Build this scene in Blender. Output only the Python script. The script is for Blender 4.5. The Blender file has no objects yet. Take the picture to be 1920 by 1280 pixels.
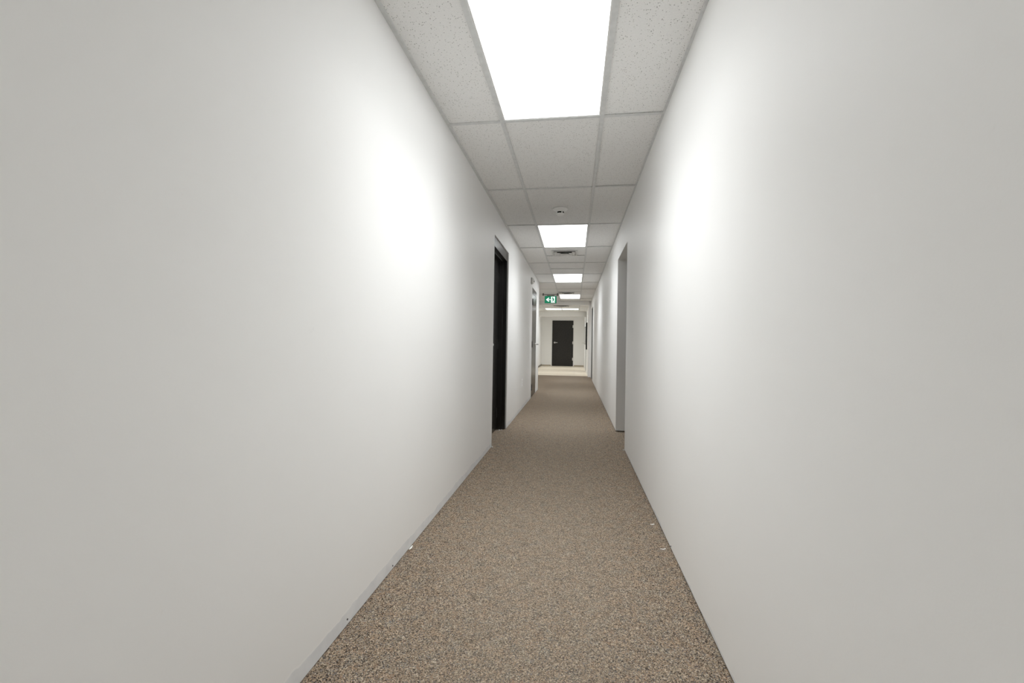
import bpy, bmesh, math, random
from mathutils import Vector, Matrix

random.seed(7)
scene = bpy.context.scene
COL = scene.collection

# ------------------------------------------------------------------ camera
CAM_Z = 1.0568
F_PX = 835.44
yaw, pitch, roll = 0.14, 0.0032, 0.0153
fw = Vector((-math.sin(yaw) * math.cos(pitch), math.cos(yaw) * math.cos(pitch), math.sin(pitch)))
r0 = Vector((math.cos(yaw), math.sin(yaw), 0))
u0 = r0.cross(fw)
rt = r0 * math.cos(roll) + u0 * math.sin(roll)
up = u0 * math.cos(roll) - r0 * math.sin(roll)
cam_d = bpy.data.cameras.new('camera')
cam_d.sensor_width = 36.0
cam_d.lens = F_PX / 1920.0 * 36.0
cam_d.clip_start = 0.02
cam = bpy.data.objects.new('camera', cam_d)
COL.objects.link(cam)
m = Matrix((rt, up, -fw)).transposed().to_4x4()
m.translation = Vector((0, 0, CAM_Z))
cam.matrix_world = m
scene.camera = cam

# ------------------------------------------------------------------ world, exposure
world = bpy.data.worlds.new('world')
scene.world = world
world.use_nodes = True
world.node_tree.nodes['Background'].inputs[0].default_value = (0.5, 0.5, 0.5, 1)
world.node_tree.nodes['Background'].inputs[1].default_value = 0.05
LENS = 1.75                       # glow of the panels' lenses at steep angles
BEAM_W = 6.0                     # power each panel's prismatic optics throw downward, W
SPREAD = math.radians(112)
LAMP_COL = (0.965, 0.99, 1.0)
scene.view_settings.view_transform = 'Standard'
scene.view_settings.look = 'None'
scene.view_settings.gamma = 1.0
scene.view_settings.use_curve_mapping = False
scene.view_settings.exposure = 1.0
try:
    scene.cycles.diffuse_bounces = 8
    scene.cycles.max_bounces = 12
except Exception:
    pass

# ------------------------------------------------------------------ dimensions
XL, XR = -0.8198, 0.5063          # corridor walls
ZC = 2.4259                       # ceiling grid
D0, STEP = 2.7238, 1.2192         # first visible cross tee, four-foot module
TX0 = -0.4658                     # main tees
TX1 = TX0 + 0.6096
Y_BACK = -4.0
Y_CORNER = 10.15                  # left wall ends at the side corridor
Y_BULK = 14.4                     # dropped bulkhead
ZL = 2.305                        # lobby ceiling
Y_BEAM = 17.4
Y_FAR = 21.2
XLL, XRL = -1.56, 0.43            # lobby walls
Y_CARPET = 14.85


def L(k):
    return D0 + STEP * k


# ------------------------------------------------------------------ node helpers
def new_mat(name):
    mt = bpy.data.materials.new(name)
    mt.use_nodes = True
    nt = mt.node_tree
    b = nt.nodes['Principled BSDF']
    return mt, nt, b


def N(nt, typ, **kw):
    n = nt.nodes.new(typ)
    for k, v in kw.items():
        if k.startswith('i_'):
            key = k[2:]
            n.inputs[int(key) if key.isdigit() else key.replace('_', ' ')].default_value = v
        else:
            setattr(n, k, v)
    return n


def ramp(nt, stops, interp='LINEAR'):
    r = nt.nodes.new('ShaderNodeValToRGB')
    cr = r.color_ramp
    cr.interpolation = interp
    while len(cr.elements) < len(stops):
        cr.elements.new(0.5)
    for e, (p, c) in zip(cr.elements, stops):
        e.position = p
        e.color = c if len(c) == 4 else (*c, 1)
    return r


def mixc(nt, fac, a, b, blend='MIX'):
    n = nt.nodes.new('ShaderNodeMix')
    n.data_type = 'RGBA'
    n.blend_type = blend
    for sock, v in ((n.inputs[0], fac), (n.inputs[6], a), (n.inputs[7], b)):
        if hasattr(v, 'is_output'):
            nt.links.new(v, sock)
        elif isinstance(v, (int, float)):
            sock.default_value = v
        else:
            sock.default_value = (*v, 1)
    return n.outputs[2]


def math_n(nt, op, a, b=0.0, clamp=False):
    n = nt.nodes.new('ShaderNodeMath')
    n.operation = op
    n.use_clamp = clamp
    for i, v in enumerate((a, b)):
        if hasattr(v, 'is_output'):
            nt.links.new(v, n.inputs[i])
        else:
            n.inputs[i].default_value = v
    return n.outputs[0]


def bump(nt, b, height, strength, dist):
    n = N(nt, 'ShaderNodeBump')
    n.inputs['Strength'].default_value = strength
    n.inputs['Distance'].default_value = dist
    nt.links.new(height, n.inputs['Height'])
    nt.links.new(n.outputs[0], b.inputs['Normal'])


def noise(nt, vec, scale, detail=2.0, rough=0.5):
    n = N(nt, 'ShaderNodeTexNoise')
    n.inputs['Scale'].default_value = scale
    n.inputs['Detail'].default_value = detail
    n.inputs['Roughness'].default_value = rough
    if vec is not None:
        nt.links.new(vec, n.inputs['Vector'])
    return n


def plain(name, col, rough=0.5, spec=0.5, metal=0.0, var=0.06, scale=30.0, bmp=0.0):
    """painted or moulded surface: colour with slight unevenness and fine relief"""
    mt, nt, b = new_mat(name)
    tc = N(nt, 'ShaderNodeTexCoord')
    nz = noise(nt, tc.outputs['Object'], scale, 3)
    lo = tuple(max(0, c * (1 - var)) for c in col)
    hi = tuple(min(1, c * (1 + var)) for c in col)
    rp = ramp(nt, [(0.3, lo), (0.7, hi)])
    nt.links.new(nz.outputs[0], rp.inputs[0])
    nt.links.new(rp.outputs[0], b.inputs['Base Color'])
    b.inputs['Roughness'].default_value = rough
    b.inputs['Metallic'].default_value = metal
    b.inputs['Specular IOR Level'].default_value = spec
    if bmp:
        bump(nt, b, nz.outputs[0], bmp, 0.001)
    return mt


def make_wall_mat(name, strip_h):
    """eggshell wall paint, roller stipple, bare strip above the floor where the baseboard was taken off"""
    mt, nt, b = new_mat(name)
    geo = N(nt, 'ShaderNodeNewGeometry')
    P = geo.outputs['Position']
    sep = N(nt, 'ShaderNodeSeparateXYZ')
    nt.links.new(P, sep.inputs[0])
    big = noise(nt, P, 1.3, 3)
    base = ramp(nt, [(0.3, (0.878, 0.877, 0.868)), (0.7, (0.898, 0.897, 0.889))])
    nt.links.new(big.outputs[0], base.inputs[0])
    col = base.outputs[0]
    if strip_h > 0:
        wob = noise(nt, P, 3.2, 4, 0.6)
        edge = math_n(nt, 'ADD', math_n(nt, 'MULTIPLY', math_n(nt, 'SUBTRACT', wob.outputs[0], 0.5), 0.09), strip_h)
        mask = math_n(nt, 'LESS_THAN', sep.outputs[2], edge)
        tone = noise(nt, P, 14, 4)
        sr = ramp(nt, [(0.3, (0.74, 0.755, 0.765)), (0.7, (0.83, 0.84, 0.845))])
        nt.links.new(tone.outputs[0], sr.inputs[0])
        col = mixc(nt, mask, col, sr.outputs[0])
        rim = math_n(nt, 'LESS_THAN', math_n(nt, 'ABSOLUTE', math_n(nt, 'SUBTRACT', sep.outputs[2], edge)), 0.0028)
        col = mixc(nt, math_n(nt, 'MULTIPLY', rim, 0.7), col, (0.94, 0.94, 0.93))
        # faint scuffs
    sc = noise(nt, P, 9, 6, 0.7)
    scm = ramp(nt, [(0.70, (0, 0, 0)), (0.76, (1, 1, 1))])
    nt.links.new(sc.outputs[0], scm.inputs[0])
    col = mixc(nt, math_n(nt, 'MULTIPLY', scm.outputs[0], 0.25), col, (0.7, 0.7, 0.68))
    nt.links.new(col, b.inputs['Base Color'])
    b.inputs['Roughness'].default_value = 0.5
    b.inputs['Specular IOR Level'].default_value = 0.25
    st = noise(nt, P, 190, 3, 0.6)
    st2 = noise(nt, P, 4.0, 2)
    h = math_n(nt, 'ADD', math_n(nt, 'MULTIPLY', st.outputs[0], 0.25), st2.outputs[0])
    bump(nt, b, h, 0.35, 0.0012)
    return mt


def make_tile_mat():
    """mineral-fibre ceiling tile: pinholes and short fissures"""
    mt, nt, b = new_mat('ceiling_tile_fibre')
    geo = N(nt, 'ShaderNodeNewGeometry')
    oi = N(nt, 'ShaderNodeObjectInfo')
    off = N(nt, 'ShaderNodeVectorMath', operation='SCALE')
    off.inputs[0].default_value = (1, 1, 0)
    nt.links.new(math_n(nt, 'MULTIPLY', oi.outputs['Random'], 37.0), off.inputs['Scale'])
    add = N(nt, 'ShaderNodeVectorMath', operation='ADD')
    nt.links.new(geo.outputs['Position'], add.inputs[0])
    nt.links.new(off.outputs[0], add.inputs[1])
    P = add.outputs[0]
    v = N(nt, 'ShaderNodeTexVoronoi')
    v.inputs['Scale'].default_value = 120
    nt.links.new(P, v.inputs['Vector'])
    sepc = N(nt, 'ShaderNodeSeparateColor')
    nt.links.new(v.outputs['Color'], sepc.inputs[0])
    rad = math_n(nt, 'MULTIPLY', sepc.outputs[0], 0.33)
    hole = math_n(nt, 'LESS_THAN', v.outputs['Distance'], rad)
    keep = math_n(nt, 'GREATER_THAN', sepc.outputs[1], 0.18)
    hole = math_n(nt, 'MULTIPLY', hole, keep)
    v2 = N(nt, 'ShaderNodeTexVoronoi')
    v2.inputs['Scale'].default_value = 240
    nt.links.new(P, v2.inputs['Vector'])
    pin = math_n(nt, 'LESS_THAN', v2.outputs['Distance'], 0.22)
    nz = noise(nt, P, 260, 3)
    base = ramp(nt, [(0.3, (0.86, 0.86, 0.85)), (0.7, (0.93, 0.93, 0.92))])
    nt.links.new(nz.outputs[0], base.inputs[0])
    tone = math_n(nt, 'ADD', math_n(nt, 'MULTIPLY', oi.outputs['Random'], 0.05), 0.98)
    bc = N(nt, 'ShaderNodeVectorMath', operation='SCALE')
    nt.links.new(base.outputs[0], bc.inputs[0])
    nt.links.new(tone, bc.inputs['Scale'])
    c1 = mixc(nt, math_n(nt, 'MULTIPLY', pin, 0.22), bc.outputs[0], (0.6, 0.6, 0.59))
    c2 = mixc(nt, math_n(nt, 'MULTIPLY', hole, 0.68), c1, (0.26, 0.255, 0.245))
    nt.links.new(c2, b.inputs['Base Color'])
    b.inputs['Roughness'].default_value = 0.9
    b.inputs['Specular IOR Level'].default_value = 0.15
    h = math_n(nt, 'SUBTRACT', nz.outputs[0], math_n(nt, 'MULTIPLY', hole, 2.0))
    bump(nt, b, h, 0.3, 0.001)
    return mt


def make_carpet_mat():
    """low loop carpet, multicoloured yarn flecks"""
    mt, nt, b = new_mat('carpet_loop')
    geo = N(nt, 'ShaderNodeNewGeometry')
    P = geo.outputs['Position']
    v = N(nt, 'ShaderNodeTexVoronoi')
    v.inputs['Scale'].default_value = 300
    nt.links.new(P, v.inputs['Vector'])
    sepc = N(nt, 'ShaderNodeSeparateColor')
    nt.links.new(v.outputs['Color'], sepc.inputs[0])
    yarn = ramp(nt, [(0.0, (0.027, 0.022, 0.020)), (0.12, (0.079, 0.063, 0.050)), (0.26, (0.247, 0.193, 0.140)),
                     (0.44, (0.376, 0.305, 0.224)), (0.60, (0.286, 0.226, 0.170)), (0.72, (0.182, 0.173, 0.172)),
                     (0.82, (0.561, 0.476, 0.372)), (0.92, (0.308, 0.188, 0.122)), (1.0, (0.257, 0.254, 0.250))], 'CONSTANT')
    # colour drifts in patches of a few centimetres
    drift = noise(nt, P, 22, 3, 0.6)
    pick = math_n(nt, 'ADD', math_n(nt, 'MULTIPLY', sepc.outputs[0], 0.88),
                  math_n(nt, 'MULTIPLY', math_n(nt, 'SUBTRACT', drift.outputs[0], 0.30), 0.30), True)
    nt.links.new(pick, yarn.inputs[0])
    hue = noise(nt, P, 19, 3, 0.6)
    tint = ramp(nt, [(0.30, (0.95, 1.0, 1.04)), (0.45, (1.0, 1.0, 1.0)), (0.62, (1.05, 0.99, 0.945)), (0.75, (1.03, 0.985, 0.97))])
    nt.links.new(hue.outputs[0], tint.inputs[0])
    col = mixc(nt, 1.0, yarn.outputs[0], tint.outputs[0], 'MULTIPLY')
    grain = noise(nt, P, 520, 2, 0.6)
    gr = ramp(nt, [(0.32, (0.62, 0.60, 0.58)), (0.5, (1.0, 1.0, 1.0)), (0.68, (1.30, 1.29, 1.27))])
    nt.links.new(grain.outputs[0], gr.inputs[0])
    col = mixc(nt, 1.0, col, gr.outputs[0], 'MULTIPLY')
    # worn, paler lane down the middle of the corridor
    sep = N(nt, 'ShaderNodeSeparateXYZ')
    nt.links.new(P, sep.inputs[0])
    dx = math_n(nt, 'ABSOLUTE', math_n(nt, 'ADD', sep.outputs[0], 0.12))
    lane = N(nt, 'ShaderNodeMapRange')
    lane.inputs[1].default_value = 0.18
    lane.inputs[2].default_value = 0.62
    lane.inputs[3].default_value = 0.26
    lane.inputs[4].default_value = 0.0
    nt.links.new(dx, lane.inputs[0])
    col = mixc(nt, lane.outputs[0], col, (0.285, 0.244, 0.195))
    nt.links.new(col, b.inputs['Base Color'])
    b.inputs['Roughness'].default_value = 0.95
    b.inputs['Specular IOR Level'].default_value = 0.1
    bump(nt, b, math_n(nt, 'SUBTRACT', 1.0, v.outputs['Distance']), 0.8, 0.003)
    return mt


def make_laminate_mat():
    mt, nt, b = new_mat('laminate_pale_wood')
    geo = N(nt, 'ShaderNodeNewGeometry')
    mp = N(nt, 'ShaderNodeMapping')
    mp.inputs['Scale'].default_value = (1.2, 9, 1)
    nt.links.new(geo.outputs['Position'], mp.inputs[0])
    g = noise(nt, mp.outputs[0], 3, 5, 0.6)
    r = ramp(nt, [(0.3, (0.68, 0.60, 0.47)), (0.55, (0.76, 0.69, 0.57)), (0.75, (0.81, 0.76, 0.66))])
    nt.links.new(g.outputs[0], r.inputs[0])
    br = N(nt, 'ShaderNodeTexBrick')
    br.inputs['Scale'].default_value = 1.0
    br.inputs['Brick Width'].default_value = 1.2
    br.inputs['Row Height'].default_value = 0.19
    br.inputs['Mortar Size'].default_value = 0.003
    br.inputs['Color1'].default_value = (1, 1, 1, 1)
    br.inputs['Color2'].default_value = (0.9, 0.88, 0.85, 1)
    br.inputs['Mortar'].default_value = (0.55, 0.5, 0.42, 1)
    nt.links.new(geo.outputs['Position'], br.inputs[0])
    col = mixc(nt, 1.0, r.outputs[0], br.outputs[0], 'MULTIPLY')
    nt.links.new(col, b.inputs['Base Color'])
    b.inputs['Roughness'].default_value = 0.45
    return mt


def make_emit(name, col, strength):
    mt, nt, b = new_mat(name)
    tc = N(nt, 'ShaderNodeTexCoord')
    nz = noise(nt, tc.outputs['Object'], 400, 1)
    rp = ramp(nt, [(0.0, tuple(c * 0.985 for c in col)), (1.0, col)])
    nt.links.new(nz.outputs[0], rp.inputs[0])
    nt.links.new(rp.outputs[0], b.inputs['Emission Color'])
    b.inputs['Emission Strength'].default_value = strength
    b.inputs['Base Color'].default_value = (0.8, 0.8, 0.8, 1)
    b.inputs['Roughness'].default_value = 0.6
    return mt


M = {}
M['wall_l'] = make_wall_mat('wall_paint_bare_foot_left', 0.055)
M['wall_r'] = make_wall_mat('wall_paint_bare_foot_right', 0.028)
M['wall'] = make_wall_mat('wall_paint', 0.0)
M['tile'] = make_tile_mat()
M['carpet'] = make_carpet_mat()
M['laminate'] = make_laminate_mat()
M['tee'] = plain('grid_enamel', (0.71, 0.72, 0.718), 0.45, 0.4)
M['deck'] = plain('plenum_deck', (0.25, 0.25, 0.25), 0.9)
M['frame_white'] = plain('white_enamel', (0.82, 0.82, 0.81), 0.4, var=0.015)
M['lens'] = make_emit('lit_lens', LAMP_COL, LENS)
M['black_gloss'] = plain('black_semi_gloss_paint', (0.012, 0.011, 0.010), 0.25, 0.6, bmp=0.15, scale=60)
M['black_door'] = plain('black_door_veneer', (0.021, 0.019, 0.017), 0.5, 0.35, scale=14, var=0.2)
M['dark_metal'] = plain('dark_bronze_metal', (0.02, 0.02, 0.02), 0.4)
M['steel'] = plain('satin_steel', (0.68, 0.67, 0.65), 0.28, 0.5, 1.0)
M['white_plastic'] = plain('white_plastic', (0.93, 0.93, 0.92), 0.35, var=0.02)
M['grey_plastic'] = plain('grey_plastic', (0.36, 0.36, 0.35), 0.45)
M['alarm_grey'] = plain('pale_grey_plastic', (0.55, 0.55, 0.54), 0.45)
M['black_slot'] = plain('black_void', (0.008, 0.008, 0.008), 0.7, 0.2)
M['louver'] = plain('diffuser_enamel', (0.70, 0.70, 0.69), 0.4)
M['board'] = plain('white_board_face', (0.74, 0.74, 0.73), 0.4, var=0.02)
M['green'] = make_emit('exit_green', (0.004, 0.19, 0.095), 0.36)
M['green'].node_tree.nodes['Principled BSDF'].inputs['Base Color'].default_value = (0.004, 0.19, 0.095, 1)
M['sign_white'] = make_emit('exit_white', (0.85, 1.0, 0.95), 0.75)
M['paper'] = plain('torn_paper', (0.85, 0.84, 0.80), 0.8, 0.2)
M['plaster'] = plain('plaster_crumb', (0.62, 0.60, 0.57), 0.9, 0.1, var=0.2)
M['base_brown'] = plain('vinyl_base', (0.20, 0.18, 0.15), 0.5)
M['brass'] = plain('dull_brass', (0.5, 0.45, 0.36), 0.35, 0.5, 1.0)


# ------------------------------------------------------------------ mesh helpers
def bx(bm, x0, x1, y0, y1, z0, z1):
    r = bmesh.ops.create_cube(bm, size=1.0)
    bmesh.ops.scale(bm, vec=(x1 - x0, y1 - y0, z1 - z0), verts=r['verts'])
    bmesh.ops.translate(bm, vec=((x0 + x1) / 2, (y0 + y1) / 2, (z0 + z1) / 2), verts=r['verts'])
    return r['verts']


def cyl(bm, p0, p1, ra, rb=None, seg=24):
    p0, p1 = Vector(p0), Vector(p1)
    d = p1 - p0
    rot = d.to_track_quat('Z', 'Y').to_matrix().to_4x4()
    rot.translation = (p0 + p1) / 2
    bmesh.ops.create_cone(bm, cap_ends=True, segments=seg, radius1=ra, radius2=ra if rb is None else rb,
                          depth=d.length, matrix=rot)


def lathe(bm, prof, seg=40, centre=(0, 0)):
    rings = []
    for r, z in prof:
        rings.append([bm.verts.new((centre[0] + r * math.cos(2 * math.pi * i / seg),
                                    centre[1] + r * math.sin(2 * math.pi * i / seg), z)) for i in range(seg)])
    for a, b in zip(rings, rings[1:]):
        for i in range(seg):
            bm.faces.new((a[i], a[(i + 1) % seg], b[(i + 1) % seg], b[i]))
    bm.faces.new(rings[0])
    bm.faces.new(list(reversed(rings[-1])))


def prism(bm, pts, y0, y1):
    """polygon in x-z, extruded along y"""
    a = [bm.verts.new((x, y0, z)) for x, z in pts]
    b = [bm.verts.new((x, y1, z)) for x, z in pts]
    n = len(pts)
    bm.faces.new(a)
    bm.faces.new(list(reversed(b)))
    for i in range(n):
        bm.faces.new((a[i], b[i], b[(i + 1) % n], a[(i + 1) % n]))


def obj(name, bm, mat, parent=None, bevel=0.0, smooth=False, seg=2):
    bmesh.ops.recalc_face_normals(bm, faces=bm.faces)
    me = bpy.data.meshes.new(name)
    bm.to_mesh(me)
    bm.free()
    me.materials.append(mat)
    if smooth:
        me.shade_smooth()
    o = bpy.data.objects.new(name, me)
    COL.objects.link(o)
    if parent is not None:
        o.parent = parent
    if bevel:
        md = o.modifiers.new('bevel', 'BEVEL')
        md.width = bevel
        md.segments = seg
        md.limit_method = 'ANGLE'
    return o


def box(name, dims, mat, parent=None, bevel=0.0):
    bm = bmesh.new()
    bx(bm, *dims)
    return obj(name, bm, mat, parent, bevel)


def tag(o, label=None, cat=None, group=None, kind=None):
    if label:
        o['label'] = label
    if cat:
        o['category'] = cat
    if group:
        o['group'] = group
    if kind:
        o['kind'] = kind
    return o


def empty(name, loc=(0, 0, 0)):
    e = bpy.data.objects.new(name, None)
    e.empty_display_size = 0.1
    e.location = loc
    COL.objects.link(e)
    return e


def struct(name, boxes, mat, label, cat):
    bm = bmesh.new()
    for b_ in boxes:
        bx(bm, *b_)
    return tag(obj(name, bm, mat), label, cat, kind='structure')


# ------------------------------------------------------------------ floors
struct('floor', [(-4.2, 3.4, Y_BACK - 0.2, Y_CARPET, -0.06, 0.0)], M['carpet'],
       'speckled brown and beige loop carpet running down the corridor', 'floor')
struct('floor_lobby', [(-4.2, 3.4, Y_CARPET, Y_FAR + 0.3, -0.06, -0.002)], M['laminate'],
       'pale wood laminate floor in front of the black end door', 'floor')

# ------------------------------------------------------------------ walls
T = 0.15
D1A, D1B, D1Z = 4.445, 5.42, 2.157        # black door on the left
D2A, D2B, D2Z = 8.515, 9.47, 2.133        # second door on the left
ZTOP = 2.62
wl = struct('wall_left', [
    (XL - T, XL, Y_BACK, D1A, 0.004, ZTOP), (XL - T, XL, D1A, D1B, D1Z, ZTOP), (XL - T, XL, D1B, D2A, 0.004, ZTOP),
    (XL - T, XL, D2A, D2B, D2Z, ZTOP), (XL - T, XL, D2B, Y_CORNER, 0.004, ZTOP)], M['wall_l'],
    'long off-white painted wall holding the two black-framed doors, bare strip at its foot', 'wall')
O1A, O1B, O1Z = 4.565, 5.54, 2.088        # frameless opening on the right
O2A, O2B, O2Z = 12.95, 13.95, 2.15
wr = struct('wall_right', [
    (XR, XR + T, Y_BACK, O1A, 0.012, ZTOP), (XR, XR + T, O1A, O1B, O1Z, ZTOP), (XR, XR + T, O1B, O2A, 0.012, ZTOP),
    (XR, XR + T, O2A, O2B, O2Z, ZTOP), (XR, XR + T, O2B, Y_BULK, 0.012, ZTOP)], M['wall_r'],
    'long off-white painted wall with two frameless door openings', 'wall')
struct('wall_near', [(XL - T, XR + T, Y_BACK - 0.15, Y_BACK, 0, ZTOP)], M['wall'],
       'plain painted wall closing the start of the corridor', 'wall')
# side corridor to the left beyond the corner
struct('wall_side_corridor', [(-4.0, XL - T, Y_CORNER - T, Y_CORNER, 0, ZTOP), (-4.15, -4.0, Y_CORNER - T, 12.15, 0, ZTOP),
                              (-4.0, XLL, 12.0, 12.15, 0, ZTOP)], M['wall'],
       'painted walls of the side corridor that turns off at the exit sign', 'wall')
struct('wall_left_lobby', [(XLL - T, XLL, 12.15, Y_FAR, 0, ZTOP)], M['wall'],
       'painted lobby wall standing back beyond the side corridor', 'wall')
RO_A, RO_B, RO_Z = 17.2, 17.9, 2.29
DR_A, DR_B, DR_Z = 19.75, 20.65, 2.08
struct('wall_right_lobby', [(XRL, XR + T, Y_BULK, RO_A, 0.004, ZTOP), (XRL, XR + T, RO_A, RO_B, RO_Z, ZTOP),
                            (XRL, XR + T, RO_B, DR_A, 0.004, ZTOP), (XRL, XR + T, DR_A, DR_B, DR_Z, ZTOP),
                            (XRL, XR + T, DR_B, Y_FAR, 0.004, ZTOP)], M['wall'],
       'white lobby wall carrying the black panel and the grey-framed board', 'wall')
FDA, FDB, FDZ = -1.112, -0.028, 2.20      # far door, outer frame edges
struct('wall_far', [(XLL - T, FDA, Y_FAR, Y_FAR + T, 0, ZTOP), (FDA, FDB, Y_FAR, Y_FAR + T, FDZ, ZTOP),
                    (FDB, XR + T, Y_FAR, Y_FAR + T, 0, ZTOP)], M['wall'],
       'grey-white end wall around the black flush door', 'wall')
struct('wall_bulkhead', [(XLL, XR, Y_BULK, Y_BULK + 0.12, ZL, ZTOP)], M['wall'],
       'shallow painted bulkhead where the ceiling steps down past the exit sign', 'bulkhead')
struct('wall_beam', [(XLL, XRL, Y_BEAM, Y_BEAM + 0.3, 2.116, ZTOP)], M['wall'],
       'white painted downstand beam in front of the black end door', 'beam')


M['shade_grey'] = plain('reveal_shade_grey', (0.20, 0.20, 0.195), 0.45)  # dark grey stands in for the shade on the opening reveals


def lining(n, x0, x1, ya, yb, zt, label):
    struct('shade_lining_%d' % n, [(x0, x1, ya, ya + 0.02, 0, zt), (x0, x1, yb - 0.02, yb, 0, zt), (x0, x1, ya + 0.02, yb - 0.02, zt - 0.02, zt)],
           M['shade_grey'], label, 'door frame')


lining(1, XR + 0.004, XR + T, O2A, O2B, O2Z, 'thin dark grey lining added to darken the reveal of the farther corridor opening')
lining(2, XRL + 0.004, XR + T, RO_A, RO_B, RO_Z, 'thin dark grey lining added to darken the reveal of the lobby opening beyond the black panel')

# rooms behind the openings: plain unlit boxes
def room(name, x0, x1, y0, y1, label, open_dark=True):
    t = 0.08
    return struct(name, [(x0, x1, y0 - t, y0, 0, 2.5), (x0, x1, y1, y1 + t, 0, 2.5), (x1, x1 + t, y0 - t, y1 + t, 0, 2.5),
                         (x0, x1 + t, y0 - t, y1 + t, 2.5, 2.58)], M['wall'], label, 'room')


room('wall_room_near', XR + T, 3.0, 3.6, 6.6, 'unlit plain room behind the nearer frameless opening')
room('wall_room_far', XR + T, 2.4, 12.4, 14.5, 'unlit plain room behind the farther frameless opening')
room('wall_room_lobby', XR + T, 1.9, 16.9, 18.6, 'unlit plain room off the lobby beyond the black panel')

# dark vinyl base left on the lobby walls
struct('baseboard_left_lobby', [(XLL, XLL + 0.012, 12.2, Y_FAR, 0, 0.075)], M['base_brown'],
       'thin dark vinyl base along the lobby wall beyond the side corridor', 'baseboard')
struct('baseboard_far', [(XLL + 0.012, FDA, Y_FAR - 0.012, Y_FAR, 0, 0.05), (FDB, XRL, Y_FAR - 0.012, Y_FAR, 0, 0.05)],
       plain('tan_base', (0.42, 0.36, 0.27), 0.6), 'low tan base along the foot of the end wall', 'baseboard')

# nail heads left in the bare strip of the left wall
for (y, z) in ((1.555, 0.024), (1.97, 0.018)):
    bm = bmesh.new()
    cyl(bm, (XL - 0.001, y, z), (XL + 0.0025, y, z), 0.0036, 0.003, 12)
    obj('nail_head', bm, M['dark_metal'], wl)
bm = bmesh.new()
cyl(bm, (XR + 0.001, 2.395, 0.021), (XR - 0.0025, 2.395, 0.021), 0.004, 0.003, 12)
obj('nail_head', bm, M['dark_metal'], wr)

# ------------------------------------------------------------------ suspended ceiling
bm = bmesh.new()
bx(bm, -4.15, XR + T, Y_BACK, Y_BULK, ZTOP, ZTOP + 0.05)
ceiling = tag(obj('ceiling', bm, M['deck']), 'suspended grid ceiling of white mineral-fibre tiles above the carpeted corridor',
              'ceiling', kind='structure')
bm = bmesh.new()
bx(bm, XLL - T, XR + T, Y_BULK, Y_FAR + T, ZTOP, ZTOP + 0.05)
ceiling2 = tag(obj('ceiling_lobby', bm, M['deck']), 'lower grid ceiling over the laminate lobby floor', 'ceiling', kind='structure')

TEE = 0.024
FL = 0.0045


def tee(x0, x1, y0, y1, par=None, z=ZC, t=FL):
    return box('grid_tee', (x0, x1, y0, y1, z, z + t), M['tee'], par or ceiling)


def tile(x0, x1, y0, y1, par=None, z=ZC, hole=None):
    g = 0.002
    dz = FL + 0.0004 + random.random() * 0.0025
    bm = bmesh.new()
    vs = bx(bm, x0 + g, x1 - g, y0 + g, y1 - g, z + dz, z + dz + 0.016)
    # laid a touch unevenly in the grid
    for v in vs:
        v.co.z += (random.random()) * 0.0012
    return obj('ceiling_tile', bm, M['tile'], par or ceiling, bevel=0.0015)


# main tees
for x in (TX0, TX1):
    tee(x - TEE / 2, x + TEE / 2, Y_BACK, Y_BULK)
# wall angles
tee(XL, XL + 0.021, Y_BACK, Y_CORNER, t=0.007)
tee(XR - 0.012, XR, Y_BACK, Y_BULK, t=0.007)
tee(XLL, XRL + 0.07, Y_BULK - 0.02, Y_BULK, t=0.007)
for x in (TX0 - 0.6096,):
    tee(x - TEE / 2, x + TEE / 2, Y_CORNER, Y_BULK)
LIGHT_ROWS = (-4, -1, 2, 5, 8)
HALF_ROWS = (3, 4, 7)
ks = list(range(-6, 10))
for k in ks:
    y0 = max(L(k), Y_BACK)
    y1 = min(L(k + 1), Y_BULK)
    if y1 <= y0:
        continue
    xa = XL if y0 < Y_CORNER - 0.2 else XLL
    if y0 > Y_BACK:
        xt = XL + 0.021 if xa == XL else XLL
        if k == 6:
            xt = XL + 0.021
        yy = L(k)
        for a, c in ((xt, TX0 - TEE / 2), (TX0 + TEE / 2, TX1 - TEE / 2), (TX1 + TEE / 2, XR - 0.012)):
            tee(a, c, yy - TEE / 2, yy + TEE / 2, t=FL * 0.9)
    # side columns
    if xa == XL:
        tile(XL, TX0, y0, y1)
    else:
        tile(TX0 - 0.6096, TX0, max(y0, Y_CORNER) if k == 6 else y0, y1)
        tile(XLL, TX0 - 0.6096, max(y0, Y_CORNER) if k == 6 else y0, y1)
        if k == 6:
            pass
    tile(TX1, XR, y0, y1)
    # centre column
    if k in LIGHT_ROWS:
        continue
    if k in HALF_ROWS:
        ym = (y0 + y1) / 2
        tee(TX0 + TEE / 2, TX1 - TEE / 2, ym - TEE / 2, ym + TEE / 2, t=FL * 0.9)
        tile(TX0, TX1, y0, ym)
        tile(TX0, TX1, ym, y1)
    else:
        tile(TX0, TX1, y0, y1)
# side corridor ceiling tiles
for i in range(4):
    x1 = XLL - i * 0.6096
    tile(x1 - 0.6096, x1, Y_CORNER, 10.75)
    if i not in (1, 2):
        tile(x1 - 0.6096, x1, 10.75, 11.36)
    tile(x1 - 0.6096, x1, 11.36, 11.97)

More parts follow.
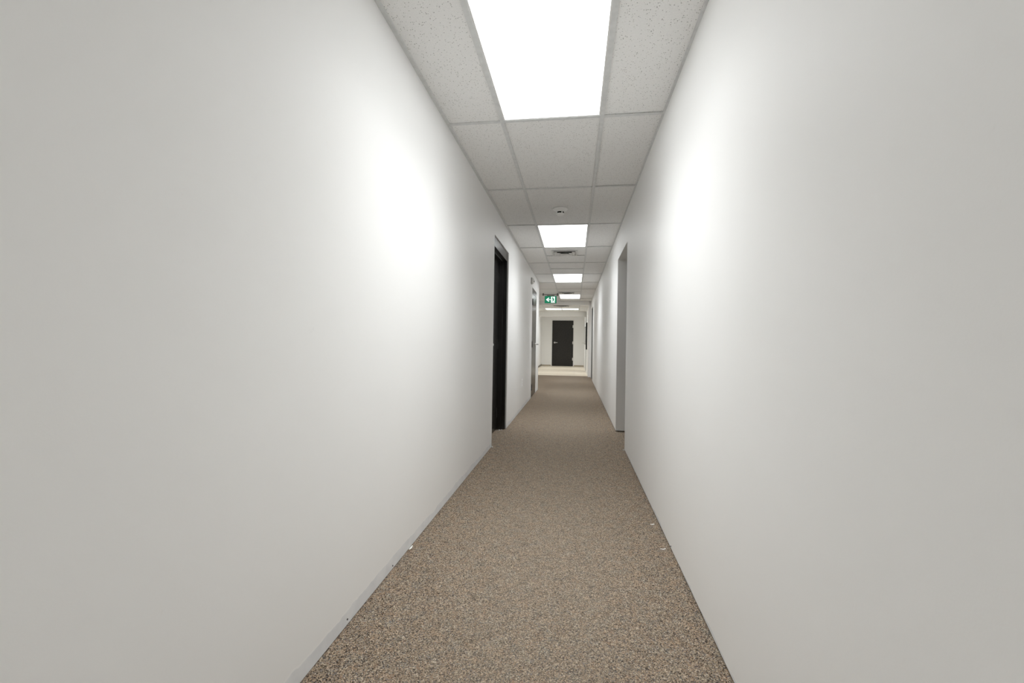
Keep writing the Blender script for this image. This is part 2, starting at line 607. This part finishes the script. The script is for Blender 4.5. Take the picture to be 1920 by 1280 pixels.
# lobby ceiling
YB = Y_BULK + 0.12
for x in (-1.085, -0.475, 0.14):
    tee(x - TEE / 2, x + TEE / 2, YB, Y_BEAM, ceiling2, ZL)
LY = [YB, 15.29, 15.90, 16.51, 17.12, Y_BEAM]
for y in LY[1:-1]:
    tee(XLL, XRL, y - TEE / 2, y + TEE / 2, ceiling2, ZL, FL * 0.8)
LX = [XLL, -1.085, -0.475, 0.14, XRL]
for i in range(len(LY) - 1):
    for j in range(len(LX) - 1):
        if i == 2 and j in (1, 2):
            continue
        tile(LX[j], LX[j + 1], LY[i], LY[i + 1], ceiling2, ZL)
EY = [Y_BEAM + 0.3, 18.39, 19.0, 19.61, 20.22, Y_FAR]
EX = [XLL, -1.165, 0.055, XRL]
for i in range(5):
    for j in range(3):
        if not (j == 1 and i == 2):
            tile(EX[j], EX[j + 1], EY[i], EY[i + 1], ceiling2, 2.40)
for y in EY[1:-1]:
    tee(XLL, XRL, y - TEE / 2, y + TEE / 2, ceiling2, 2.40, FL * 0.8)
for x in EX[1:-1]:
    tee(x - TEE / 2, x + TEE / 2, EY[0], Y_FAR, ceiling2, 2.40)


# ------------------------------------------------------------------ light panels
def light_panel(cx, cy, z, w, l, label):
    r = empty('ceiling_light', (cx, cy, z))
    tag(r, label, 'ceiling light', 'flat light panels set in the ceiling grid')
    hw, hl = w / 2 - 0.003, l / 2 - 0.003
    b = 0.014
    bm = bmesh.new()
    z0, z1 = 0.003, 0.030
    bx(bm, -hw, -hw + b, -hl, hl, z0, z1)
    bx(bm, hw - b, hw, -hl, hl, z0, z1)
    bx(bm, -hw + b, hw - b, -hl, -hl + b, z0, z1)
    bx(bm, -hw + b, hw - b, hl - b, hl, z0, z1)
    obj('frame', bm, M['frame_white'], r)
    box('lens', (-hw + b, hw - b, -hl + b, hl - b, 0.007, 0.012), M['lens'], r)
    box('back_plate', (-hw, hw, -hl, hl, 0.031, 0.036), M['frame_white'], r)
    ld = bpy.data.lights.new('panel_optics', 'AREA')
    ld.shape = 'RECTANGLE'
    ld.size, ld.size_y = 2 * (hw - b), 2 * (hl - b)
    ld.spread = SPREAD
    ld.energy = BEAM_W
    ld.color = LAMP_COL
    lo = bpy.data.objects.new('panel_optics', ld)
    lo.location = (0, 0, 0.006)
    COL.objects.link(lo)
    lo.parent = r
    return r


CX = (TX0 + TX1) / 2
LABELS = {-4: 'lit light panel over the start of the corridor, one bay before the big glaring one',
          -1: 'big glaring light panel two tiles before the smoke detector',
          2: 'lit light panel right after the smoke detector and before the square diffuser',
          5: 'lit light panel above the second black-framed door, between two diffusers',
          8: 'lit light panel beside the green exit sign, before the bulkhead'}
for k in LIGHT_ROWS:
    light_panel(CX, L(k) + STEP / 2, ZC, 0.6096 - 0.006, STEP - 0.006, LABELS[k])
light_panel(-0.4725, 16.205, ZL, 1.21, 0.60, 'light panel turned crossways in the lower ceiling beyond the bulkhead')


light_panel(-0.555, 19.305, 2.40, 1.21, 0.60, 'unseen light panel added behind the downstand beam to brighten the end wall')  # added out of view to lift the end wall and far bay
light_panel(XLL - 1.2192, 11.055, ZC, 1.21, 0.60, 'unseen light panel added in the side corridor ceiling to brighten the lobby')  # added out of view so the side corridor does not darken the lobby


# ------------------------------------------------------------------ air diffusers
def frustum_ring(bm, a, za, b_, zb, th=0.0025):
    """thin flared square skirt from half-width a at za to half-width b_ at zb"""
    def ring(h, z):
        return [bm.verts.new((sx * h, sy * h, z)) for sx, sy in ((-1, -1), (1, -1), (1, 1), (-1, 1))]
    o0, o1 = ring(a, za), ring(b_, zb)
    i0, i1 = ring(a - th, za), ring(b_ - th, zb)
    for p, q in ((o0, o1), (i1, i0), (o1, i1), (i0, o0)):
        for i in range(4):
            j = (i + 1) % 4
            bm.faces.new((p[i], p[j], q[j], q[i]))


def diffuser(cx, cy, z, half, label):
    r = empty('air_diffuser', (cx, cy, z))
    tag(r, label, 'air vent', 'square louvred ceiling diffusers')
    bm = bmesh.new()
    f = 0.03
    for d in ((-half, half, -half, -half + f), (-half, half, half - f, half), (-half, -half + f, -half + f, half - f),
              (half - f, half, -half + f, half - f)):
        bx(bm, d[0], d[1], d[2], d[3], -0.006, 0.001)
    obj('flange', bm, M['louver'], r, bevel=0.001)
    box('throat', (-half + f, half - f, -half + f, half - f, -0.001, 0.0005), M['black_slot'], r)
    n = 3
    for i in range(n):
        b_ = (half - f - 0.004) * (1 - i * 0.31)
        a = b_ - (half - f) * 0.27
        bm = bmesh.new()
        frustum_ring(bm, a, -0.002, b_, -0.014 - i * 0.004)
        obj('louver', bm, M['louver'], r)
    bm = bmesh.new()
    bx(bm, -0.012, 0.012, -0.012, 0.012, -0.022, -0.001)
    obj('core', bm, M['louver'], r)
    return r


diffuser(-0.172, 6.78, ZC, 0.19, 'square louvred diffuser right after the light panel past the smoke detector')
diffuser(-0.235, 12.17, ZC, 0.215, 'square louvred diffuser in the tile next to the green exit sign')
diffuser(-0.46, 14.86, ZL, 0.26, 'square louvred diffuser in the lower ceiling beyond the exit sign')

# ------------------------------------------------------------------ smoke detector
sd = empty('smoke_detector', (-0.166, 4.56, ZC + 0.004))
tag(sd, 'round white smoke detector with black vent slots on a ceiling tile', 'smoke detector')
bm = bmesh.new()
lathe(bm, [(0.075, 0.0), (0.077, -0.005), (0.072, -0.011), (0.055, -0.020), (0.044, -0.030), (0.043, -0.033)])
obj('base', bm, M['white_plastic'], sd, smooth=False)
bm = bmesh.new()
lathe(bm, [(0.037, -0.031), (0.037, -0.050)])
obj('sensing_chamber', bm, M['black_slot'], sd)
for i in range(4):
    a = 2 * math.pi * i / 4 + 0.5
    bm = bmesh.new()
    vs = bx(bm, 0.033, 0.041, -0.006, 0.006, -0.051, -0.031)
    bmesh.ops.rotate(bm, verts=vs, cent=(0, 0, 0), matrix=Matrix.Rotation(a, 3, 'Z'))
    obj('rib', bm, M['white_plastic'], sd)
bm = bmesh.new()
lathe(bm, [(0.042, -0.049), (0.041, -0.057), (0.034, -0.065), (0.020, -0.071), (0.008, -0.073)])
obj('cap', bm, M['white_plastic'], sd)

# ------------------------------------------------------------------ exit sign
YS = 12.2
es = empty('exit_sign', (-0.672, YS, ZC))
tag(es, 'green running-man exit sign with left arrow hanging under the ceiling', 'exit sign')
sw, sz1, sz0 = 0.325, 2.355 - ZC, 2.155 - ZC
box('housing', (-sw / 2, sw / 2, 0.0, 0.05, sz0, sz1), M['grey_plastic'], es, bevel=0.003)
box('end_cap', (sw / 2, sw / 2 + 0.026, -0.004, 0.054, sz0, sz1 - 0.004), M['white_plastic'], es, bevel=0.003)
fc = box('green_face', (-sw / 2 + 0.004, sw / 2 - 0.004, -0.004, 0.0, sz0 + 0.004, sz1 - 0.004), M['green'], es)
zc_ = (sz0 + sz1) / 2
H = sz1 - sz0


def ux(f):
    return -sw / 2 + sw * f


def uz(f):
    return sz0 + H * f


bm = bmesh.new()
mid = uz(0.5)
w_ = 0.0075
prism(bm, [(ux(.12), mid), (ux(.345), mid + .056), (ux(.40), mid + .044), (ux(.245), mid + w_), (ux(.50), mid + w_),
           (ux(.50), mid - w_), (ux(.245), mid - w_), (ux(.40), mid - .044), (ux(.345), mid - .056)], -0.0065, -0.004)
obj('arrow', bm, M['sign_white'], fc)
bm = bmesh.new()
prism(bm, [(ux(.54), uz(.10)), (ux(.86), uz(.10)), (ux(.86), uz(.90)), (ux(.54), uz(.90))], -0.0060, -0.004)
obj('doorway_symbol', bm, M['sign_white'], fc)
bm = bmesh.new()


def lim(p, q, w):
    p, q = Vector(p), Vector(q)
    d = (q - p).normalized()
    n = Vector((-d.y, d.x)) * w / 2
    e = d * w * 0.35
    prism(bm, [tuple(p - e + n), tuple(p - e - n), tuple(q + e - n), tuple(q + e + n)], -0.0085, -0.006)


def P2(a, b):
    return (ux(a), uz(b))


hx, hz = P2(.675, .775)
prism(bm, [(hx + .017 * math.cos(t * math.pi / 8), hz + .017 * math.sin(t * math.pi / 8)) for t in range(16)], -0.0085, -0.006)
lim(P2(.700, .66), P2(.735, .44), 0.0297)        # torso
lim(P2(.690, .65), P2(.615, .56), 0.0142)       # leading arm
lim(P2(.615, .56), P2(.585, .63), 0.0121)
lim(P2(.715, .64), P2(.790, .58), 0.0142)       # trailing arm
lim(P2(.790, .58), P2(.800, .47), 0.0121)
lim(P2(.728, .43), P2(.650, .36), 0.0189)        # leading leg
lim(P2(.650, .36), P2(.640, .18), 0.0162)
lim(P2(.740, .43), P2(.770, .28), 0.0189)        # trailing leg
lim(P2(.770, .28), P2(.840, .22), 0.0162)
obj('running_figure', bm, M['green'], fc)
bm = bmesh.new()
bx(bm, -0.225, 0.205, 0.005, 0.045, -0.048, -0.022)
obj('mounting_bar', bm, M['grey_plastic'], es, bevel=0.004)
for x in (-0.205, 0.188):
    bm = bmesh.new()
    cyl(bm, (x, 0.025, -0.06), (x, 0.025, 0.002), 0.022, None, 16)
    obj('bracket', bm, plain('bracket_grey', (0.12, 0.12, 0.115), 0.5) if x < 0 else bpy.data.materials['bracket_grey'], es)
box('hanger', (-0.10, 0.10, 0.015, 0.035, sz1 - 0.002, -0.045), M['grey_plastic'], es)


# ------------------------------------------------------------------ doors in the left wall
def left_door(n, ya, yb, ztop, label, recessed):
    d = empty('door_%d' % n, (XL, (ya + yb) / 2, 0))
    tag(d, label, 'door', kind='structure')
    o = Vector((XL, (ya + yb) / 2, 0))
    h0, h1 = ya - o.y, yb - o.y
    rec = 0.012 if recessed else 0.002
    jw, hd = 0.05, 0.105
    dep = T + 0.004
    bm = bmesh.new()
    # jambs and head, with a stop bead; local x 0 is the wall face
    for s, (a, b_) in ((1, (h0, h0 + jw)), (-1, (h1 - jw, h1))):
        bx(bm, -dep, -rec, a, b_, 0.006, ztop)
    bx(bm, -dep, -rec, h0 + jw, h1 - jw, ztop - hd, ztop)
    obj('frame', bm, M['black_gloss'], d, bevel=0.002)
    st0, st1 = (-rec - 0.098, -rec - 0.045) if recessed else (-rec - 0.11, -rec - 0.05)
    bm = bmesh.new()
    i0, i1, zt = h0 + jw, h1 - jw, ztop - hd
    bx(bm, st0, st1, i0, i0 + 0.016, 0.006, zt)
    bx(bm, st0, st1, i1 - 0.016, i1, 0.006, zt)
    bx(bm, st0, st1, i0 + 0.016, i1 - 0.016, zt - 0.016, zt)
    obj('stop', bm, M['black_gloss'], d, bevel=0.003)
    th = 0.044
    if recessed:
        f = st0
        x0, x1 = f - th, f
    else:
        x1 = -rec - 0.001
        x0 = x1 - th
    lf = box('leaf', (x0, x1, i0 + 0.003, i1 - 0.003, 0.012, zt - 0.003),
             M['black_gloss'], d, bevel=0.0015)
    lf['label'] = 'black door leaf set deep in its frame' if recessed else 'dark semi-gloss door leaf flush with its frame'
    # lever set
    bm = bmesh.new()
    if recessed:
        yl, dirn, pr = i0 + 0.065, 1, 0.072
    else:
        yl, dirn, pr = i1 - 0.065, -1, 0.075
    zl = 1.035
    cyl(bm, (x1, yl, zl), (x1 + 0.010, yl, zl), 0.028, 0.026, 24)
    cyl(bm, (x1 + 0.008, yl, zl), (x1 + pr - 0.006, yl, zl), 0.010, None, 16)
    bx(bm, x1 + pr - 0.018, x1 + pr, min(yl - dirn * 0.012, yl + dirn * 0.135), max(yl - dirn * 0.012, yl + dirn * 0.135),
       zl - 0.011, zl + 0.011)
    obj('lever', bm, M['steel'], lf, bevel=0.003)
    # hinges: knuckle and leaf plate
    hy = i1 if recessed else i0
    for z in (1.853, 1.034, 0.204):
        bm = bmesh.new()
        cyl(bm, (x1 + 0.008, hy, z - 0.060), (x1 + 0.008, hy, z + 0.060), 0.0095, None, 14)
        bx(bm, x1 - 0.002, x1 + 0.003, hy - 0.022, hy + 0.022, z - 0.055, z + 0.055)
        obj('hinge', bm, M['dark_metal'], lf)
    return d


left_door(1, D1A, D1B, D1Z, 'black-framed doorway with its leaf set deep in the frame, before the wall outlet', True)
left_door(2, D2A, D2B, D2Z, 'dark flush door with steel lever under the fire alarm strobe', False)

# ------------------------------------------------------------------ far door
d3 = empty('door_3', ((FDA + FDB) / 2, Y_FAR, 0))
tag(d3, 'black flush door with silver lever and hinges in the white end wall', 'door', kind='structure')
cx = (FDA + FDB) / 2
h0, h1 = FDA - cx, FDB - cx
bm = bmesh.new()
bx(bm, h0, h0 + 0.045, -0.012, T, 0, FDZ)
bx(bm, h1 - 0.045, h1, -0.012, T, 0, FDZ)
bx(bm, h0 + 0.045, h1 - 0.045, -0.012, T, FDZ - 0.045, FDZ)
obj('frame', bm, M['frame_white'], d3, bevel=0.002)
lf = box('leaf', (h0 + 0.048, h1 - 0.048, 0.003, 0.047, 0.008, FDZ - 0.048), M['black_door'], d3, bevel=0.0015)
lf['label'] = 'plain black door leaf'
bm = bmesh.new()
lx = h0 + 0.048 + 0.12
cyl(bm, (lx, 0.003, 1.105), (lx, -0.010, 1.105), 0.042, 0.038, 24)
cyl(bm, (lx, -0.008, 1.105), (lx, -0.062, 1.105), 0.012, None, 16)
bx(bm, lx - 0.014, lx + 0.13, -0.066, -0.048, 1.092, 1.116)
obj('lever', bm, M['steel'], lf, bevel=0.003)
for z in (1.872, 1.105, 0.335):
    bm = bmesh.new()
    cyl(bm, (h1 - 0.052, -0.006, z - 0.065), (h1 - 0.052, -0.006, z + 0.065), 0.011, None, 14)
    bx(bm, h1 - 0.085, h1 - 0.05, -0.001, 0.006, z - 0.063, z + 0.063)
    obj('hinge', bm, M['steel'], lf)

# white door in the right lobby wall
d4 = empty('door_4', (XRL, (DR_A + DR_B) / 2, 0))
tag(d4, 'white flush door in the lobby wall beside the end wall', 'door', kind='structure')
a = (DR_B - DR_A) / 2
bm = bmesh.new()
bx(bm, -0.006, 0.10, -a, -a + 0.04, 0.004, DR_Z)
bx(bm, -0.006, 0.10, a - 0.04, a, 0.004, DR_Z)
bx(bm, -0.006, 0.10, -a + 0.04, a - 0.04, DR_Z - 0.04, DR_Z)
obj('frame', bm, M['frame_white'], d4, bevel=0.002)
lf = box('leaf', (0.002, 0.046, -a + 0.043, a - 0.043, 0.01, DR_Z - 0.043), M['frame_white'], d4, bevel=0.0015)
bm = bmesh.new()
yl = a - 0.12
cyl(bm, (0.002, yl, 1.10), (-0.010, yl, 1.10), 0.028, None, 20)
cyl(bm, (-0.008, yl, 1.10), (-0.075, yl, 1.10), 0.011, None, 14)
bx(bm, -0.085, -0.066, yl - 0.12, yl + 0.012, 1.09, 1.112)
obj('lever', bm, M['steel'], lf, bevel=0.003)

# ------------------------------------------------------------------ wall fittings
# fire alarm horn strobe above door 2
hs = empty('alarm_strobe', (XL, 8.25, 2.155))
tag(hs, 'small white fire alarm strobe on the wall above the flush dark door', 'alarm')
box('back_box', (0.0, 0.022, -0.058, 0.058, 0.0, 0.115), M['alarm_grey'], hs, bevel=0.003)
box('body', (0.022, 0.048, -0.05, 0.05, 0.012, 0.105), M['white_plastic'], hs, bevel=0.006)
box('flash_lens', (0.048, 0.068, -0.028, 0.028, 0.035, 0.065), M['alarm_grey'], hs, bevel=0.006)
for i in range(4):
    z = 0.074 + i * 0.007
    box('sounder_slot', (0.0475, 0.0488, -0.03, 0.03, z, z + 0.003), M['black_slot'], hs)

# duplex outlet
ot = empty('wall_outlet', (XL, 7.03, 0.372))
tag(ot, 'white duplex power outlet low on the wall between the black-framed doors', 'outlet')
box('cover_plate', (0.0, 0.006, -0.036, 0.036, 0.0, 0.116), M['white_plastic'], ot, bevel=0.002)
for z in (0.036, 0.080):
    bm = bmesh.new()
    cyl(bm, (0.004, 0, z), (0.0078, 0, z), 0.0165, None, 24)
    sk = obj('socket', bm, M['frame_white'], ot)
    for y in (-0.0065, 0.0065):
        box('slot', (0.0076, 0.0082, y - 0.0012, y + 0.0012, z - 0.001, z + 0.008), M['black_slot'], sk)
bm = bmesh.new()
cyl(bm, (0.005, 0, 0.058), (0.0072, 0, 0.058), 0.0035, None, 12)
obj('screw', bm, M['steel'], ot)

# black panel on the right lobby wall
bp = empty('wall_panel', (XRL, 16.2, 0.875))
tag(bp, 'tall black panel hung on the white lobby wall', 'wall panel')
box('back_plate', (-0.020, 0.0, -0.33, 0.33, 0.0, 0.93), M['black_slot'], bp, bevel=0.003)
bm = bmesh.new()
for q in ((-0.35, -0.32, -0.01, 0.94), (0.32, 0.35, -0.01, 0.94), (-0.32, 0.32, -0.01, 0.025), (-0.32, 0.32, 0.905, 0.94)):
    bx(bm, -0.034, -0.001, q[0], q[1], q[2], q[3])
obj('frame', bm, M['black_slot'], bp, bevel=0.004)

# grey framed notice board
nb = empty('notice_board', (XRL, 18.8, 1.06))
tag(nb, 'white notice board in a thin grey frame beyond the black panel', 'notice board')
box('face', (-0.012, 0.0, -0.58, 0.58, 0.0, 0.68), M['board'], nb)
bm = bmesh.new()
for q in ((-0.60, -0.57, -0.02, 0.70), (0.57, 0.60, -0.02, 0.70), (-0.57, 0.57, -0.02, 0.01), (-0.57, 0.57, 0.67, 0.70)):
    bx(bm, -0.022, 0.0, q[0], q[1], q[2], q[3])
obj('frame', bm, M['grey_plastic'], nb, bevel=0.002)

# sprinkler under the lobby ceiling
sp = empty('sprinkler', (-0.475, 15.74, ZL + 0.003))
tag(sp, 'small pendent sprinkler head in front of the crossways light panel', 'sprinkler')
bm = bmesh.new()
lathe(bm, [(0.042, 0.0), (0.040, -0.006), (0.016, -0.012), (0.012, -0.013)])
obj('escutcheon', bm, M['white_plastic'], sp)
bm = bmesh.new()
cyl(bm, (0, 0, -0.008), (0, 0, -0.030), 0.011, None, 14)
for s in (-1, 1):
    cyl(bm, (s * 0.009, 0, -0.028), (s * 0.016, 0, -0.044), 0.003, None, 8)
    cyl(bm, (s * 0.016, 0, -0.044), (s * 0.003, 0, -0.062), 0.003, None, 8)
obj('yoke', bm, M['dark_metal'], sp)
bm = bmesh.new()
cyl(bm, (0, 0, -0.060), (0, 0, -0.064), 0.016, None, 20)
obj('deflector', bm, M['dark_metal'], sp)


# ------------------------------------------------------------------ scraps along the wall foot
def scrap(x, y, ln, w, ang, label, mat='paper', curl=0.0025, z=0.0005, name='paper_scrap'):
    bm = bmesh.new()
    n = 6
    rows = []
    for i in range(n + 1):
        t = i / n - 0.5
        ww = w * (0.5 + 0.5 * math.cos(t * 2.6)) * (0.8 + 0.4 * random.random())
        zz = curl * (4 * t * t) + 0.0008
        rows.append([bm.verts.new((t * ln, -ww / 2, zz)), bm.verts.new((t * ln, ww / 2, zz + random.random() * curl * 0.4)),
                     bm.verts.new((t * ln, ww / 2, zz - 0.0007)), bm.verts.new((t * ln, -ww / 2, zz - 0.0007))])
    for a_, b_ in zip(rows, rows[1:]):
        for i in range(4):
            j = (i + 1) % 4
            bm.faces.new((a_[i], a_[j], b_[j], b_[i]))
    bm.faces.new(rows[0])
    bm.faces.new(rows[-1])
    o = obj(name, bm, M[mat])
    o.location = (x, y, z)
    o.rotation_euler = (0, 0, ang)
    tag(o, label, 'scrap', 'scraps along the foot of the walls')
    return o


scrap(0.468, 2.72, 0.026, 0.009, 0.35, 'curled white paper sliver on the carpet against the frameless-opening wall')
scrap(0.468, 2.40, 0.028, 0.006, 0.25, 'thin white sliver on the carpet beside a nail in the wall foot')
o = scrap(XL + 0.005, 2.19, 0.045, 0.008, 1.55, 'torn white paper strip peeling from the wall foot before the black-framed doorway')


def crumb(x, y, r, label):
    bm = bmesh.new()
    bmesh.ops.create_icosphere(bm, subdivisions=2, radius=r)
    for v in bm.verts:
        v.co *= 0.75 + 0.5 * random.random()
        v.co.z = max(v.co.z * 0.7, -r * 0.4) + r * 0.4
    o = obj('plaster_crumb', bm, M['plaster'])
    o.location = (x, y, 0)
    tag(o, label, 'crumb', 'plaster crumbs at door corners')


crumb(XL + 0.010, 4.43, 0.011, 'grey plaster crumb at the near corner of the black-framed doorway')
crumb(XR - 0.008, 4.57, 0.009, 'pale plaster crumb at the corner of the nearer frameless opening')
crumb(-0.885, 5.30, 0.011, 'grey crumb on the threshold carpet inside the black-framed doorway')
crumb(-0.86, 5.325, 0.008, 'small grey crumb against the far jamb of the black-framed doorway')
